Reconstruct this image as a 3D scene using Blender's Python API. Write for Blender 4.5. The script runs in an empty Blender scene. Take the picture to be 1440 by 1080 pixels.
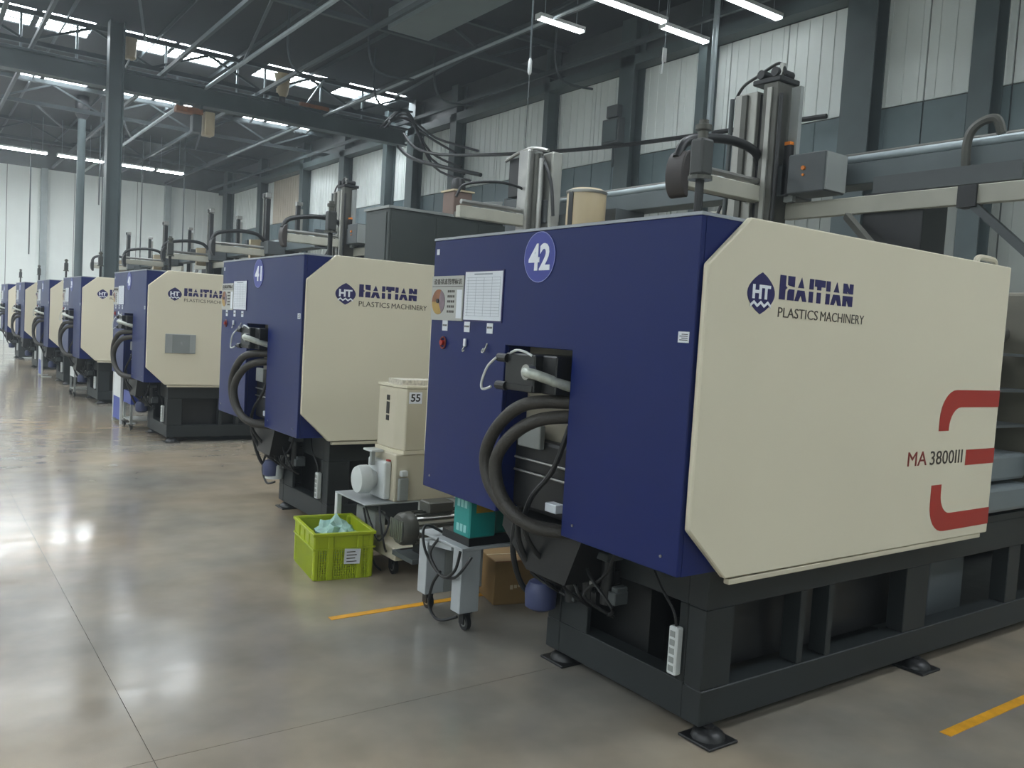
import bpy, bmesh, math, random
from mathutils import Vector, Matrix
random.seed(7)
S = bpy.context.scene
COL = S.collection
V = Vector

# ---------------------------------------------------------------- camera
cam_d = bpy.data.cameras.new('camera')
cam_d.sensor_fit = 'HORIZONTAL'; cam_d.sensor_width = 36.0
cam_d.lens = 36.0 * 1194.0 / 1440.0
cam_d.clip_end = 200
cam = bpy.data.objects.new('camera', cam_d); COL.objects.link(cam)
dY = V((-855.0, -126.0, 1194.0)).normalized()      # row direction seen by the lens (x right, y down, z forward)
dX = V((1665.0, 23.0, 1194.0)).normalized()        # machine axis direction
dX = (dX - dY * dX.dot(dY)).normalized()
dZ = dX.cross(dY)
right = V((dX.x, dY.x, dZ.x)); down = V((dX.y, dY.y, dZ.y)); fwd = V((dX.z, dY.z, dZ.z))
M = Matrix.Identity(4)
for i in range(3):
    M[i][0] = right[i]; M[i][1] = -down[i]; M[i][2] = -fwd[i]
M[2][3] = 1.6
cam.matrix_world = M
S.camera = cam
# ---------------------------------------------------------------- world, exposure
w = bpy.data.worlds.new('world'); S.world = w; w.use_nodes = True
w.node_tree.nodes['Background'].inputs[0].default_value = (.55, .66, .74, 1)
w.node_tree.nodes['Background'].inputs[1].default_value = .35
vs = w.node_tree.nodes.new('ShaderNodeVolumeScatter')      # thin dusty haze in the hall air
vs.inputs['Color'].default_value = (.86, .95, 1.0, 1); vs.inputs['Density'].default_value = .0035; vs.inputs['Anisotropy'].default_value = .2
w.node_tree.links.new(vs.outputs[0], w.node_tree.nodes['World Output'].inputs['Volume'])
S.view_settings.view_transform = 'Standard'; S.view_settings.look = 'None'
S.view_settings.gamma = 1; S.view_settings.use_curve_mapping = False
S.view_settings.exposure = 0.7
S.cycles.max_bounces = 6; S.cycles.transparent_max_bounces = 6
SKY_E = 13.0          # daylight through the frosted roof panels
TUBE_E = 10.0        # fluorescent strips

# ---------------------------------------------------------------- materials
def lin(c):
    if isinstance(c, str):
        c = [int(c[i:i+2], 16) for i in (0, 2, 4)]
    return tuple((x/255/12.92 if x/255 <= .04045 else ((x/255+.055)/1.055)**2.4) for x in c) + (1,)
MATS = {}
def mat(name, col, rough=.5, metal=0., var=.10, scale=3., bump=0., bscale=40., emit=0., alpha=1., spec=.5, trans=0.):
    if name in MATS: return MATS[name]
    m = bpy.data.materials.new(name); m.use_nodes = True; MATS[name] = m
    nt = m.node_tree; N = nt.nodes; L = nt.links; b = N['Principled BSDF']
    c = lin(col)
    b.inputs['Roughness'].default_value = rough; b.inputs['Metallic'].default_value = metal
    b.inputs['Specular IOR Level'].default_value = spec
    b.inputs['Transmission Weight'].default_value = trans
    b.inputs['Alpha'].default_value = alpha
    if var or bump:
        tc = N.new('ShaderNodeTexCoord')
    if var:
        n = N.new('ShaderNodeTexNoise'); n.inputs['Scale'].default_value = scale; n.inputs['Detail'].default_value = 5
        L.new(tc.outputs['Object'], n.inputs['Vector'])
        r = N.new('ShaderNodeValToRGB')
        r.color_ramp.elements[0].position = .3; r.color_ramp.elements[1].position = .75
        r.color_ramp.elements[0].color = tuple(x*(1-var) for x in c[:3]) + (1,)
        r.color_ramp.elements[1].color = tuple(min(1, x*(1+var)) for x in c[:3]) + (1,)
        L.new(n.outputs['Fac'], r.inputs['Fac']); L.new(r.outputs['Color'], b.inputs['Base Color'])
        mr = N.new('ShaderNodeMapRange'); mr.inputs[3].default_value = max(0, rough-.06); mr.inputs[4].default_value = min(1, rough+.08)
        L.new(n.outputs['Fac'], mr.inputs[0]); L.new(mr.outputs[0], b.inputs['Roughness'])
    else:
        b.inputs['Base Color'].default_value = c
    if bump:
        n2 = N.new('ShaderNodeTexNoise'); n2.inputs['Scale'].default_value = bscale
        L.new(tc.outputs['Object'], n2.inputs['Vector'])
        bp = N.new('ShaderNodeBump'); bp.inputs['Strength'].default_value = bump; bp.inputs['Distance'].default_value = .01
        L.new(n2.outputs['Fac'], bp.inputs['Height']); L.new(bp.outputs['Normal'], b.inputs['Normal'])
    if emit:
        b.inputs['Emission Color'].default_value = c; b.inputs['Emission Strength'].default_value = emit
    return m
BLUE = mat('blue_paint', '061b58', .38, var=.05, scale=2, spec=.35)
BLUE2 = mat('number_disc_blue', '363f92', .35, var=.04)
CREAM = mat('cream_paint', 'd2cbb5', .42, var=.025, scale=1.5)
CREAMD = mat('cream_machine', 'c2bba6', .45, var=.06)
FRAME = mat('frame_charcoal', '202526', .5, var=.18, scale=4)
BLACK = mat('black_metal', '1a1b1c', .42, var=.25, scale=8)
RUBBER = mat('hose_rubber', '37342f', .55, var=.2, scale=15, bump=.3, bscale=90)
GUTS = mat('machine_grey', '7c786c', .5, var=.15, scale=5)
NAVY = mat('logo_navy', '231f57', .4, var=0)
DKTXT = mat('text_dark', '3c362f', .5, var=0)
RED = mat('stripe_red', 'a02a20', .42, var=.05)
REDT = mat('text_red', '7c2a22', .45, var=0)
WHITE = mat('white_print', 'e4e8ee', .5, var=0)
PAPER = mat('paper', 'd3d8dd', .7, var=.04, scale=6)
PLATE = mat('plaque_grey', 'a9aaa4', .4, var=.05)
STEEL = mat('brushed_steel', 'a8a8a4', .32, metal=.85, var=.12, scale=6)
ALU = mat('aluminium_profile', 'a3a39c', .42, metal=.35, var=.12, scale=5)
DALU = mat('dark_profile', '55554f', .45, metal=.3, var=.2, scale=5)
BEIGE = mat('beige_beam', 'a8a698', .5, var=.12, scale=4)
BROWN = mat('rusty_brown', '8a5b3c', .6, var=.3, scale=10)
TAN = mat('tan_plastic', 'b8a98a', .55, var=.1)
GREYBOX = mat('grey_cabinet', '8b8f8c', .45, var=.08)
DGREY = mat('dark_grey', '4c5152', .5, var=.15)
ROOF = mat('roof_sheet', '1b2122', .75, var=.2, scale=.7)
TRUSS = mat('truss_steel', '3d4648', .55, var=.2, scale=2)
TRUSSL = mat('pipe_galvanised', '98a3a6', .45, metal=.4, var=.15)
COLM = mat('column_paint', '4a5657', .5, var=.15, scale=2)
WALLM = mat('wall_white', 'dfe6e3', .55, var=.05, scale=.8)
WALLB = mat('wall_beige', 'b9b0a0', .55, var=.05, scale=.8)
WALLG = mat('wall_grey_band', '66767a', .5, var=.08)
SKYP = mat('skylight_panel', 'eef6fc', .5, var=0, emit=SKY_E)
TUBE = mat('fluorescent_tube', 'f2f8fc', .5, var=0, emit=TUBE_E)
WHTE = mat('white_enamel', 'c9cdcc', .4, var=.05)
LEGG = mat('stand_grey', 'a6abad', .45, var=.08)
TEAL = mat('teal_enamel', '1f8d88', .4, var=.06)
YEL = mat('yellow_tape', 'd79a1c', .5, var=.2, scale=14)
LIME = mat('crate_lime', '9fae16', .42, var=.08, scale=6)
CARD = mat('cardboard', '84683f', .75, var=.1)
BAG = mat('plastic_bag', 'a9d2c8', .25, var=.25, scale=12, alpha=.75)
AMBER = mat('amber_button', 'd5781c', .4, var=0)
JOINTGREY = mat('joint_filler', '7b786f', .8, var=.1)  # grey of the filler in the slab joints
BLUEBIN = mat('blue_bin', '2b3f94', .4, var=.08)
SCREEN = mat('blank_display', '8e9291', .35, var=.08)
GOLD = mat('dial_gold', 'a98a46', .5, var=.2, scale=20)
MAUVE = mat('dial_mauve', '7a6a72', .5, var=.2, scale=20)
SMOKE = mat('smoked_window', '2a2f30', .12, var=0, alpha=.75)

# floor: sealed concrete, brownish stains, patchy gloss
def floor_mat():
    m = bpy.data.materials.new('sealed_concrete'); m.use_nodes = True
    nt = m.node_tree; N = nt.nodes; L = nt.links; b = N['Principled BSDF']
    g = N.new('ShaderNodeNewGeometry')
    n1 = N.new('ShaderNodeTexNoise'); n1.inputs['Scale'].default_value = .45; n1.inputs['Detail'].default_value = 6
    n2 = N.new('ShaderNodeTexNoise'); n2.inputs['Scale'].default_value = 3.0; n2.inputs['Detail'].default_value = 8
    mp = N.new('ShaderNodeMapping'); mp.inputs['Scale'].default_value = (.6, 2.2, 1)
    n3 = N.new('ShaderNodeTexNoise'); n3.inputs['Scale'].default_value = 2.2; n3.inputs['Detail'].default_value = 2
    for n in (n1, n2): L.new(g.outputs['Position'], n.inputs['Vector'])
    L.new(g.outputs['Position'], mp.inputs['Vector']); L.new(mp.outputs['Vector'], n3.inputs['Vector'])
    r = N.new('ShaderNodeValToRGB')
    r.color_ramp.elements[0].position = .35; r.color_ramp.elements[1].position = .65
    r.color_ramp.elements[0].color = lin('84827b'); r.color_ramp.elements[1].color = lin('a3937c')
    L.new(n1.outputs['Fac'], r.inputs['Fac'])
    r2 = N.new('ShaderNodeValToRGB')
    r2.color_ramp.elements[0].position = .3; r2.color_ramp.elements[1].position = .7
    r2.color_ramp.elements[0].color = (.78, .78, .78, 1); r2.color_ramp.elements[1].color = (1.05, 1.05, 1.05, 1)
    L.new(n2.outputs['Fac'], r2.inputs['Fac'])
    mx = N.new('ShaderNodeMixRGB'); mx.blend_type = 'MULTIPLY'; mx.inputs[0].default_value = 1
    L.new(r.outputs['Color'], mx.inputs[1]); L.new(r2.outputs['Color'], mx.inputs[2])
    L.new(mx.outputs['Color'], b.inputs['Base Color'])
    mr = N.new('ShaderNodeMapRange'); mr.inputs[1].default_value = .3; mr.inputs[2].default_value = .7
    mr.inputs[3].default_value = .11; mr.inputs[4].default_value = .21
    L.new(n3.outputs['Fac'], mr.inputs[0]); L.new(mr.outputs[0], b.inputs['Roughness'])
    bp = N.new('ShaderNodeBump'); bp.inputs['Strength'].default_value = .02; bp.inputs['Distance'].default_value = .01
    L.new(n3.outputs['Fac'], bp.inputs['Height']); L.new(bp.outputs['Normal'], b.inputs['Normal'])
    b.inputs['Specular IOR Level'].default_value = .45
    return m
FLOOR = floor_mat()

# ---------------------------------------------------------------- mesh helpers
def unit(a, b):
    return (V(b) - V(a)).normalized()
class MB:
    def __init__(s): s.v = []; s.f = []
    def box(s, x0, x1, y0, y1, z0, z1):
        n = len(s.v)
        s.v += [(x, y, z) for z in (z0, z1) for x, y in ((x0, y0), (x1, y0), (x1, y1), (x0, y1))]
        s.f += [[n+i for i in q] for q in ((3, 2, 1, 0), (4, 5, 6, 7), (0, 1, 5, 4), (1, 2, 6, 5), (2, 3, 7, 6), (3, 0, 4, 7))]
        return s
    def prism(s, pts, to3, d0, d1):
        """pts 2D ccw; to3(a,b,d) gives the 3D point; extruded from d0 to d1"""
        n = len(s.v); k = len(pts)
        s.v += [tuple(to3(a, b, d0)) for a, b in pts] + [tuple(to3(a, b, d1)) for a, b in pts]
        s.f.append([n+i for i in range(k)][::-1]); s.f.append([n+k+i for i in range(k)])
        for i in range(k):
            j = (i+1) % k; s.f.append([n+i, n+j, n+k+j, n+k+i])
        return s
    def cyl(s, a, b, r, seg=14, r2=None):
        a, b = V(a), V(b); d = (b-a).normalized(); r2 = r if r2 is None else r2
        t = V((0, 0, 1)) if abs(d.z) < .9 else V((1, 0, 0))
        e = d.cross(t).normalized(); g = d.cross(e)
        n = len(s.v)
        for c, rr in ((a, r), (b, r2)):
            s.v += [tuple(c + rr*(math.cos(2*math.pi*i/seg)*e + math.sin(2*math.pi*i/seg)*g)) for i in range(seg)]
        s.f.append([n+i for i in range(seg)]); s.f.append([n+seg+i for i in range(seg)][::-1])
        for i in range(seg):
            j = (i+1) % seg; s.f.append([n+i, n+seg+i, n+seg+j, n+j])
        return s
    def bar(s, a, b, w, h):
        """rectangular bar from a to b, w wide, h high"""
        a, b = V(a), V(b); d = (b-a).normalized()
        t = V((0, 0, 1)) if abs(d.z) < .95 else V((1, 0, 0))
        e = d.cross(t).normalized()*w/2; g = d.cross(e).normalized()*h/2
        n = len(s.v)
        for c in (a, b): s.v += [tuple(c+x) for x in (e+g, -e+g, -e-g, e-g)]
        s.f += [[n+i for i in q] for q in ((0, 1, 2, 3), (7, 6, 5, 4), (0, 4, 5, 1), (1, 5, 6, 2), (2, 6, 7, 3), (3, 7, 4, 0))]
        return s
    def tube(s, pts, r, seg=8, sub=6):
        P = [V(p) for p in pts]; Q = []
        for i in range(len(P)-1):
            p0 = P[max(0, i-1)]; p1 = P[i]; p2 = P[i+1]; p3 = P[min(len(P)-1, i+2)]
            for k in range(sub):
                t = k/sub
                Q.append(.5*((2*p1)+(-p0+p2)*t+(2*p0-5*p1+4*p2-p3)*t*t+(-p0+3*p1-3*p2+p3)*t**3))
        Q.append(P[-1])
        n = len(s.v); e = None
        for i, q in enumerate(Q):
            d = (Q[min(i+1, len(Q)-1)]-Q[max(i-1, 0)]).normalized()
            if e is None:
                t = V((0, 0, 1)) if abs(d.z) < .9 else V((1, 0, 0)); e = d.cross(t).normalized()
            else:
                e = (e - d*e.dot(d)).normalized()
            g = d.cross(e)
            s.v += [tuple(q + r*(math.cos(2*math.pi*k/seg)*e + math.sin(2*math.pi*k/seg)*g)) for k in range(seg)]
        for i in range(len(Q)-1):
            for k in range(seg):
                j = (k+1) % seg
                s.f.append([n+i*seg+k, n+(i+1)*seg+k, n+(i+1)*seg+j, n+i*seg+j])
        s.f.append([n+k for k in range(seg)]); s.f.append([n+(len(Q)-1)*seg+k for k in range(seg)][::-1])
        return s
    def lathe(s, prof, c, axis='z', seg=20):
        n = len(s.v); c = V(c)
        for r, h in prof:
            for i in range(seg):
                a = 2*math.pi*i/seg; x, y = r*math.cos(a), r*math.sin(a)
                s.v.append(tuple(c + (V((x, y, h)) if axis == 'z' else V((h, x, y)) if axis == 'x' else V((y, h, x)))))
        for j in range(len(prof)-1):
            for i in range(seg):
                k = (i+1) % seg; s.f.append([n+j*seg+i, n+j*seg+k, n+(j+1)*seg+k, n+(j+1)*seg+i])
        s.f.append([n+i for i in range(seg)][::-1]); s.f.append([n+(len(prof)-1)*seg+i for i in range(seg)])
        return s
    def mesh(s, name, m, bevel=0., smooth=False):
        me = bpy.data.meshes.new(name); me.from_pydata(s.v, [], s.f)
        bm = bmesh.new(); bm.from_mesh(me)
        bmesh.ops.recalc_face_normals(bm, faces=bm.faces)
        if bevel: bmesh.ops.bevel(bm, geom=list(bm.edges), offset=bevel, segments=2 if bevel > .008 else 1, affect='EDGES', profile=.5)
        if smooth:
            for f in bm.faces: f.smooth = True
            for e in bm.edges:
                if e.is_manifold and e.calc_face_angle(0) > .7: e.smooth = False
        bm.to_mesh(me); bm.free(); me.materials.append(m)
        return me
    def build(s, name, m, parent=None, bevel=0., smooth=False):
        return link(name, s.mesh(name, m, bevel, smooth), parent)
def link(name, me, parent=None, loc=None):
    o = bpy.data.objects.new(name, me); COL.objects.link(o); o.parent = parent
    if loc: o.location = loc
    return o
def tag(o, label=None, cat=None, group=None, kind=None):
    if label: o['label'] = label
    if cat: o['category'] = cat
    if group: o['group'] = group
    if kind: o['kind'] = kind
    return o
def empty(name, loc=(0, 0, 0), rz=0):
    o = bpy.data.objects.new(name, None); COL.objects.link(o)
    o.location = loc; o.rotation_euler.z = rz; o.empty_display_size = .1
    return o
def copy_tree(o, parent=None):
    c = o.copy(); COL.objects.link(c); c.parent = parent
    for ch in list(o.children): copy_tree(ch, c)
    return c
def part_label(o, s): o['label'] = s; return o
# faces of a machine: blue end looks along -x, cream side looks along -y
def on_end(u):  return lambda a, b, d: (u - d, a, b)          # a = v, b = z, d = outwards
def on_side(v): return lambda a, b, d: (a, v - d, b)          # a = u, b = z, d = outwards
def text(name, s, parent, m, face, pos, width, height, bold=0., depth=.0015, parent_fix=None):
    """lettering as thin raised print; face 'end' or 'side'; pos = left-bottom corner seen from outside"""
    cu = bpy.data.curves.new(name, 'FONT'); cu.body = s; cu.extrude = .02; cu.offset = bold; cu.resolution_u = 3
    o = bpy.data.objects.new(name, cu); COL.objects.link(o)
    bpy.context.view_layer.update()
    me = bpy.data.meshes.new_from_object(o.evaluated_get(bpy.context.evaluated_depsgraph_get()))
    bpy.data.objects.remove(o)
    xs = [v.co.x for v in me.vertices]; ys = [v.co.y for v in me.vertices]
    if not xs: return None
    x0, y0 = min(xs), min(ys); sx = width/(max(xs)-x0); sy = height/(max(ys)-y0)
    for v in me.vertices:
        a, b, d = (v.co.x-x0)*sx, (v.co.y-y0)*sy, depth*(v.co.z > 0)
        v.co = (pos[0]-d, pos[1]-a, pos[2]+b) if face == 'end' else (pos[0]+a, pos[1]-d, pos[2]+b)
    me.materials.clear(); me.materials.append(m)
    return link(name, me, parent)

# ================================================================ THE HALL
XW, YW, XL, YF, ZR = 12.0, 40.0, -15.0, -9.0, 8.0
floor = MB().box(XL, XW, YF, YW, -.12, -.004).build('floor', JOINTGREY)
tag(floor, 'grey-brown sealed concrete floor with glossy patches', kind='structure')
def cuts(a, b, at, step, gap):
    xs = [a]; x = at - step*math.floor((at-a)/step)
    while x < b-.05:
        if x > a+.05: xs.append(x)
        x += step
    xs.append(b)
    return [(p+gap/2, q-gap/2) for p, q in zip(xs, xs[1:])]
for (a, b) in cuts(XL, XW, .74, 6.0, .003):
    for (c, d) in cuts(YF, YW, 3.07, 6.0, .003):
        MB().box(a, b, c, d, -.004, 0).build('slab', FLOOR, floor)
# walls of upright cladding panels
def cladding(root, axis, fixed, inward, a, b, z0, z1, step, m, ribs=5, special=None):
    x = a
    while x < b-.05:
        y = min(x+step, b); mb = MB()
        lo, hi = x+.012, y-.012
        def bx(p, q, t0, t1, za, zb):
            f0, f1 = sorted((fixed+inward*t0, fixed+inward*t1))
            if axis == 'y': mb.box(f0, f1, p, q, za, zb)
            else: mb.box(p, q, f0, f1, za, zb)
        bx(lo, hi, .0, .03, z0, z1)
        for k in range(ribs):
            c = lo + (hi-lo)*(k+.5)/ribs; bx(c-.03, c+.03, .03, .042, z0+.01, z1-.01)
        mb.build('wall_panel', special(x) if special else m, root)
        x = y
wr = MB().box(XW, XW+.15, YF, YW, 0, ZR+.3).build('wall_right', DGREY); tag(wr, kind='structure')
cladding(wr, 'y', XW, -1, YF, YW, 5.27, 6.95, 1.22, WALLM, special=lambda y: WALLB if 30 < y < 33.2 else WALLM)
cladding(wr, 'y', XW, -1, YF, YW, 0, 4.2, 1.22, mat('wall_lower', '8f948e', .55, var=.06))
cladding(wr, 'y', XW, -1, YF, YW, 4.22, 5.25, 1.22, WALLG, ribs=1)
wb = MB().box(XL, XW, YW, YW+.15, 0, ZR+.3).build('wall_back', DGREY); tag(wb, kind='structure')
cladding(wb, 'x', YW, -1, XL, XW, 0, 7.05, 1.22, WALLM)
wl = MB().box(XL-.15, XL, YF, YW, 0, ZR+.3).build('wall_left', WALLM); tag(wl, kind='structure')
wf = MB().box(XL, XW, YF-.15, YF, 0, ZR+.3).build('wall_front', WALLM); tag(wf, kind='structure')

# roof with frosted daylight panels
sky_rows = {22.55: (1.45, [(.2, 2.3), (2.42, 3.5), (4.0, 5.25), (5.33, 6.6), (7.5, 9.2), (9.75, 11.5)]),
            28.4: (1.15, [(.6, 2.0), (2.6, 3.1), (3.2, 4.3), (4.75, 6.1), (6.2, 7.3), (8.9, 9.6), (9.7, 10.4), (10.5, 11.2)])}
for y in (-6.5, -1.2, 4.5, 10.0, 16.4):  # rows out of view, added to light the floor, covers and right wall
    sky_rows[y] = (1.45, [(x, x+2.2) for x in ((-13.5, -10.5, -7.5, -4.5, -1.5, 1.5) if y > 9 else (-13.5, -10.5, -7.5))] + ([(4.5, 6.7), (7.5, 9.7)] if y < 2 else [(4.5, 6.7)] if y < 11 else []))
for y in (22.55, 28.4):
    sky_rows[y] = (sky_rows[y][0], sky_rows[y][1] + [(x, x+2.2) for x in (-13.5, -10.5, -7.5, -4.5, -2.2)])
ys = sorted(sky_rows)
rb = MB(); prev = YF
for y in ys:
    h = sky_rows[y][0]/2
    rb.box(XL, XW, prev, y-h, ZR, ZR+.1)
    xs = sorted(sky_rows[y][1]); p = XL
    for a, b in xs:
        rb.box(p, a, y-h, y+h, ZR, ZR+.1); p = b
    rb.box(p, XW, y-h, y+h, ZR, ZR+.1); prev = y+h
rb.box(XL, XW, prev, YW, ZR, ZR+.1)
ceil = rb.build('ceiling', ROOF); tag(ceil, kind='structure')
for y in ys:
    h = sky_rows[y][0]/2
    for a, b in sky_rows[y][1]:
        p = MB().box(a, b, y-h, y+h, ZR+.03, ZR+.06).build('skylight_pane', SKYP, ceil)
        mb = MB()
        for k in range(1, 4): mb.box(a, b, y-h+2*h*k/4-.015, y-h+2*h*k/4+.015, ZR+.005, ZR+.028)
        mb.build('glazing_bar', TRUSS, p)

# trusses along x, ties and purlins along y
for ty, where in ((2.4, 'over machine 42'), (8.9, 'past machine 41'), (15.3, 'over the fourth machine of the row'), (21.8, 'right above the long girder'), (28.2, 'above the round column'), (34.6, 'above the strip lights by the back wall')):
    t = empty('roof_truss', (0, ty, 7.2))
    tag(t, 'dark steel lattice truss under the roof ' + where, 'truss', 'roof trusses')
    MB().bar((XL, 0, .70), (XW, 0, .70), .10, .10).build('top_chord', TRUSS, t)
    MB().bar((XL, 0, .06), (XW, 0, .06), .10, .10).build('bottom_chord', TRUSS, t)
    k = 0; x = XL+.2
    while x < XW-1.2:
        MB().bar((x, 0, .08 if k % 2 else .66), (x+1.3, 0, .66 if k % 2 else .08), .05, .05).build('diagonal', TRUSS, t)
        x += 1.3; k += 1
for x in [XL+.8+1.9*i for i in range(14)]:
    p = MB().box(x-.03, x+.03, YF, YW, 7.952, 7.998); p.box(x-.03, x-.022, YF, YW, 7.90, 7.955)
    tag(p.build('roof_purlin', TRUSS), 'thin dark purlin running under the roof sheets', 'purlin', 'roof purlins')
for x in (-9.8, -5.2, -.6, 2.2, 4.9, 7.2, 9.3, 11.2):
    p = MB().bar((x, YF, 7.155), (x, YW, 7.155), .07, .09)
    tag(p.build('tie_beam', TRUSS), 'dark steel tie running below the trusses', 'beam', 'ties below the trusses')
# sway bracing rods between trusses
for i, (x, y0, y1) in enumerate(((3.0, 15.3, 21.8), (5.3, 15.3, 21.8), (9.5, 15.3, 21.8), (8.9, 8.9, 15.3), (5.3, 21.8, 28.2), (7.6, 21.8, 28.2), (9.5, 21.8, 28.2), (3.0, 28.2, 34.6), (5.3, 28.2, 34.6), (7.6, 28.2, 34.6))):
    p = MB().bar((x, y0+.1, 7.25), (x+1.5, y1-.1, 7.85), .05, .05)
    tag(p.build('sway_brace', TRUSS), 'thin diagonal brace between two roof trusses', 'brace', 'sway braces')
# crane girder and its columns
g = MB()
for a, b, c, d in ((-.16, .16, 0, .05), (-.16, .16, .43, .48), (-.03, .03, .05, .43)):
    g.box(XL, 11.45, a, b, c, d)
go = g.build('crane_girder', COLM); go.location = (0, 21.8, 6.6)
tag(go, 'long dark steel girder crossing the hall to the wall column', 'girder')
def i_column(name, x, y, z1, w, label, m=COLM):
    mb = MB(); h = w/2
    mb.box(-h, -h+.025, -h, h, 0, z1); mb.box(h-.025, h, -h, h, 0, z1); mb.box(-h+.025, h-.025, -.015, .015, 0, z1)
    mb.box(-h-.06, h+.06, -h-.06, h+.06, 0, .03)
    o = mb.build(name, m); o.location = (x, y, 0)
    return tag(o, label, 'column')
i_column('steel_column', 3.83, 21.35, 7.99, .32, 'grey steel column standing between machines under the long girder')
c2 = empty('round_column', (4.4, 29.6, 0)); tag(c2, 'slim round column with a dark flared capital near the back wall', 'column', kind='structure')
MB().lathe([(.2, 0), (.2, .04), (.125, .05), (.115, 7.3)], (0, 0, 0)).build('shaft', COLM, c2, smooth=True)
MB().lathe([(.115, 7.3), (.2, 7.45), (.22, 7.75), (.19, 7.9), (.19, 7.995)], (0, 0, 0)).build('capital', BLACK, c2, smooth=True)
for y, wd, lab in ((19.5, .3, 'dark wall column beside the cable bundle at the girder end'), (15.5, .16, 'slim dark wall post above the tall robot column'), (12.9, .42, 'wide wall column carrying the switch boxes'),
                (10.9, .2, 'slim wall column behind the tall gripper robot'), (7.75, .5, 'broad twin wall column between two grey louvre bays'), (5.9, .3, 'wall column beyond the grey louvre bay'), (21.8, .4, 'wall column holding the end of the long girder'),
                (23.4, .25, 'grey wall column behind the girder end'), (26.5, .4, 'dark wall column past the girder toward the back corner'), (30.0, .3, 'dark wall column beside the beige wall panels'), (34.5, .4, 'dark wall column near the back corner'), (39.0, .6, 'dark column in the back corner of the hall')):
    mb = MB().box(XW-.36, XW-.335, y-wd/2, y+wd/2, 0, 7.9).box(XW-.335, XW-.07, y-.02, y+.02, 0, 7.9).box(XW-.07, XW-.045, y-wd/2, y+wd/2, 0, 7.9)
    tag(mb.build('wall_column', COLM), lab, 'column')
eb = MB().box(XW-.36, XW-.05, YF, YW, 6.96, 7.16).build('eaves_beam', COLM); tag(eb, 'dark eaves beam running along the top of the white wall', 'beam')
for x in (-12, -6, .3, 4.6, 7.2, 9.4):
    mb = MB().box(x-.12, x+.12, YW-.3, YW-.05, 0, 7.05)
    tag(mb.build('wall_column', mat('pale_post', '98a2a3', .5)), 'pale post standing against the white back wall', 'column', 'back wall posts')

# lights
TUBE2 = mat('bright_diffuser', 'f2f8fc', .5, var=0, emit=55)
def strip_light(x0, x1, y, z, label, group=None, w=.13, m=None):
    r = empty('strip_light', (0, y, z))
    MB().box(x0, x1, -w/2-.015, w/2+.015, .03, .09).build('housing', WHTE, r)
    MB().box(x0+.02, x1-.02, -w/2, w/2, .0, .03).build('diffuser', m or TUBE, r, bevel=.008)
    for x in (x0, x1-.02): MB().box(x, x+.02, -w/2-.01, w/2+.01, -.005, .03).build('end_cap', WHTE, r)
    for x in (x0+.15, x1-.15): MB().cyl((x, 0, .09), (x, 0, ZR-z), .006, 6).build('hanger', TRUSSL, r)
    tag(r, label, 'light', group)
strip_light(8.72, 9.72, 12.0, 6.92, 'short strip light hanging over the tall light robot tower')
strip_light(8.7, 10.36, 10.62, 6.9, 'strip light end to end with another, beside the white pull tag')
strip_light(10.46, 11.58, 10.78, 6.9, 'strip light meeting the wall side of the long pair')
strip_light(10.3, 11.55, 9.2, 6.9, 'strip light above the tall twin-rail gripper robot')
for a, b in ((-13, -10.5), (-9, -6.5), (-5, -2.5), (-1.2, 1.0), (1.1, 4.0), (4.3, 5.15), (5.2, 5.8), (6.3, 7.5), (7.6, 8.55)):
    strip_light(a, b, 34.0, 6.75, 'strip light in the row in front of the back wall', 'strip lights by the back wall', .3, TUBE2)
for y in (-4, 1.6, 7.2):  # extra strips out of view, added to light the hall
    for x in (-10, -6, 5):
        strip_light(x, x+1.8, y, 6.9, 'strip light out of view, added to light the hall', 'added strip lights out of view')

# services under the roof
def pipe(name, pts, r, m, label, cat='pipe', group=None, sub=1, seg=8):
    return tag(MB().tube(pts, r, seg, sub).build(name, m, smooth=True), label, cat, group)
pipe('roof_pipe', [(5.93, 9, 7.05), (5.93, 40, 7.05)], .045, TRUSSL, 'pale galvanised pipe running the length of the hall under the roof')
pipe('roof_pipe', [(9.0, 6, 6.98), (9.0, 30, 6.98)], .03, TRUSSL, 'thin galvanised conduit running above the robots')
pipe('roof_pipe', [(1.55, 18, 7.35), (1.55, 40, 7.35)], .05, TRUSS, 'dark pipe crossing above the long girder')
for i, x in enumerate((2.0, 3.1, 5.0, 6.7, 7.4, 8.9, 10.1)):
    pipe('drop_rod', [(x, 21.8, 7.09), (x, 21.8, 7.9)], .03, TRUSSL, 'upright rod between the long girder and the roof', 'rod', 'rods above the girder')
tray = MB().box(XL, 10.9, 21.98, 22.28, 7.09, 7.11); tray.box(XL, 10.9, 21.98, 21.99, 7.11, 7.17); tray.box(XL, 10.9, 22.27, 22.28, 7.11, 7.17)
for x in range(-14, 11, 2): tray.box(x, x+.04, 21.85, 22.27, 7.081, 7.09)
tag(tray.build('cable_tray', TRUSSL), 'metal cable tray laid along the top of the girder', 'cable tray')
duct = MB().box(7.5, 8.4, 1, 15.2, 7.22, 7.62).build('air_duct', mat('duct_grey', '74807f', .5, var=.08), bevel=.01)
tag(duct, 'wide grey air duct running under the roof', 'duct')
rt = empty('pull_switch', (7.18, 10.0, 3.9)); tag(rt, 'white pull switch hanging on a long cord above the light robot tower', 'switch')
MB().cyl((0, 0, 0), (0, 0, 1.35), .006, 6).build('cord', DGREY, rt)
MB().lathe([(.012, 1.33), (.03, 1.36), (.03, 1.52), (.014, 1.56)], (0, 0, 0), seg=10).build('switch_body', WHTE, rt, smooth=True)
MB().cyl((0, 0, 1.55), (-.02, 0, 4.1), .014, 6).build('cable', TRUSS, rt)
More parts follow.
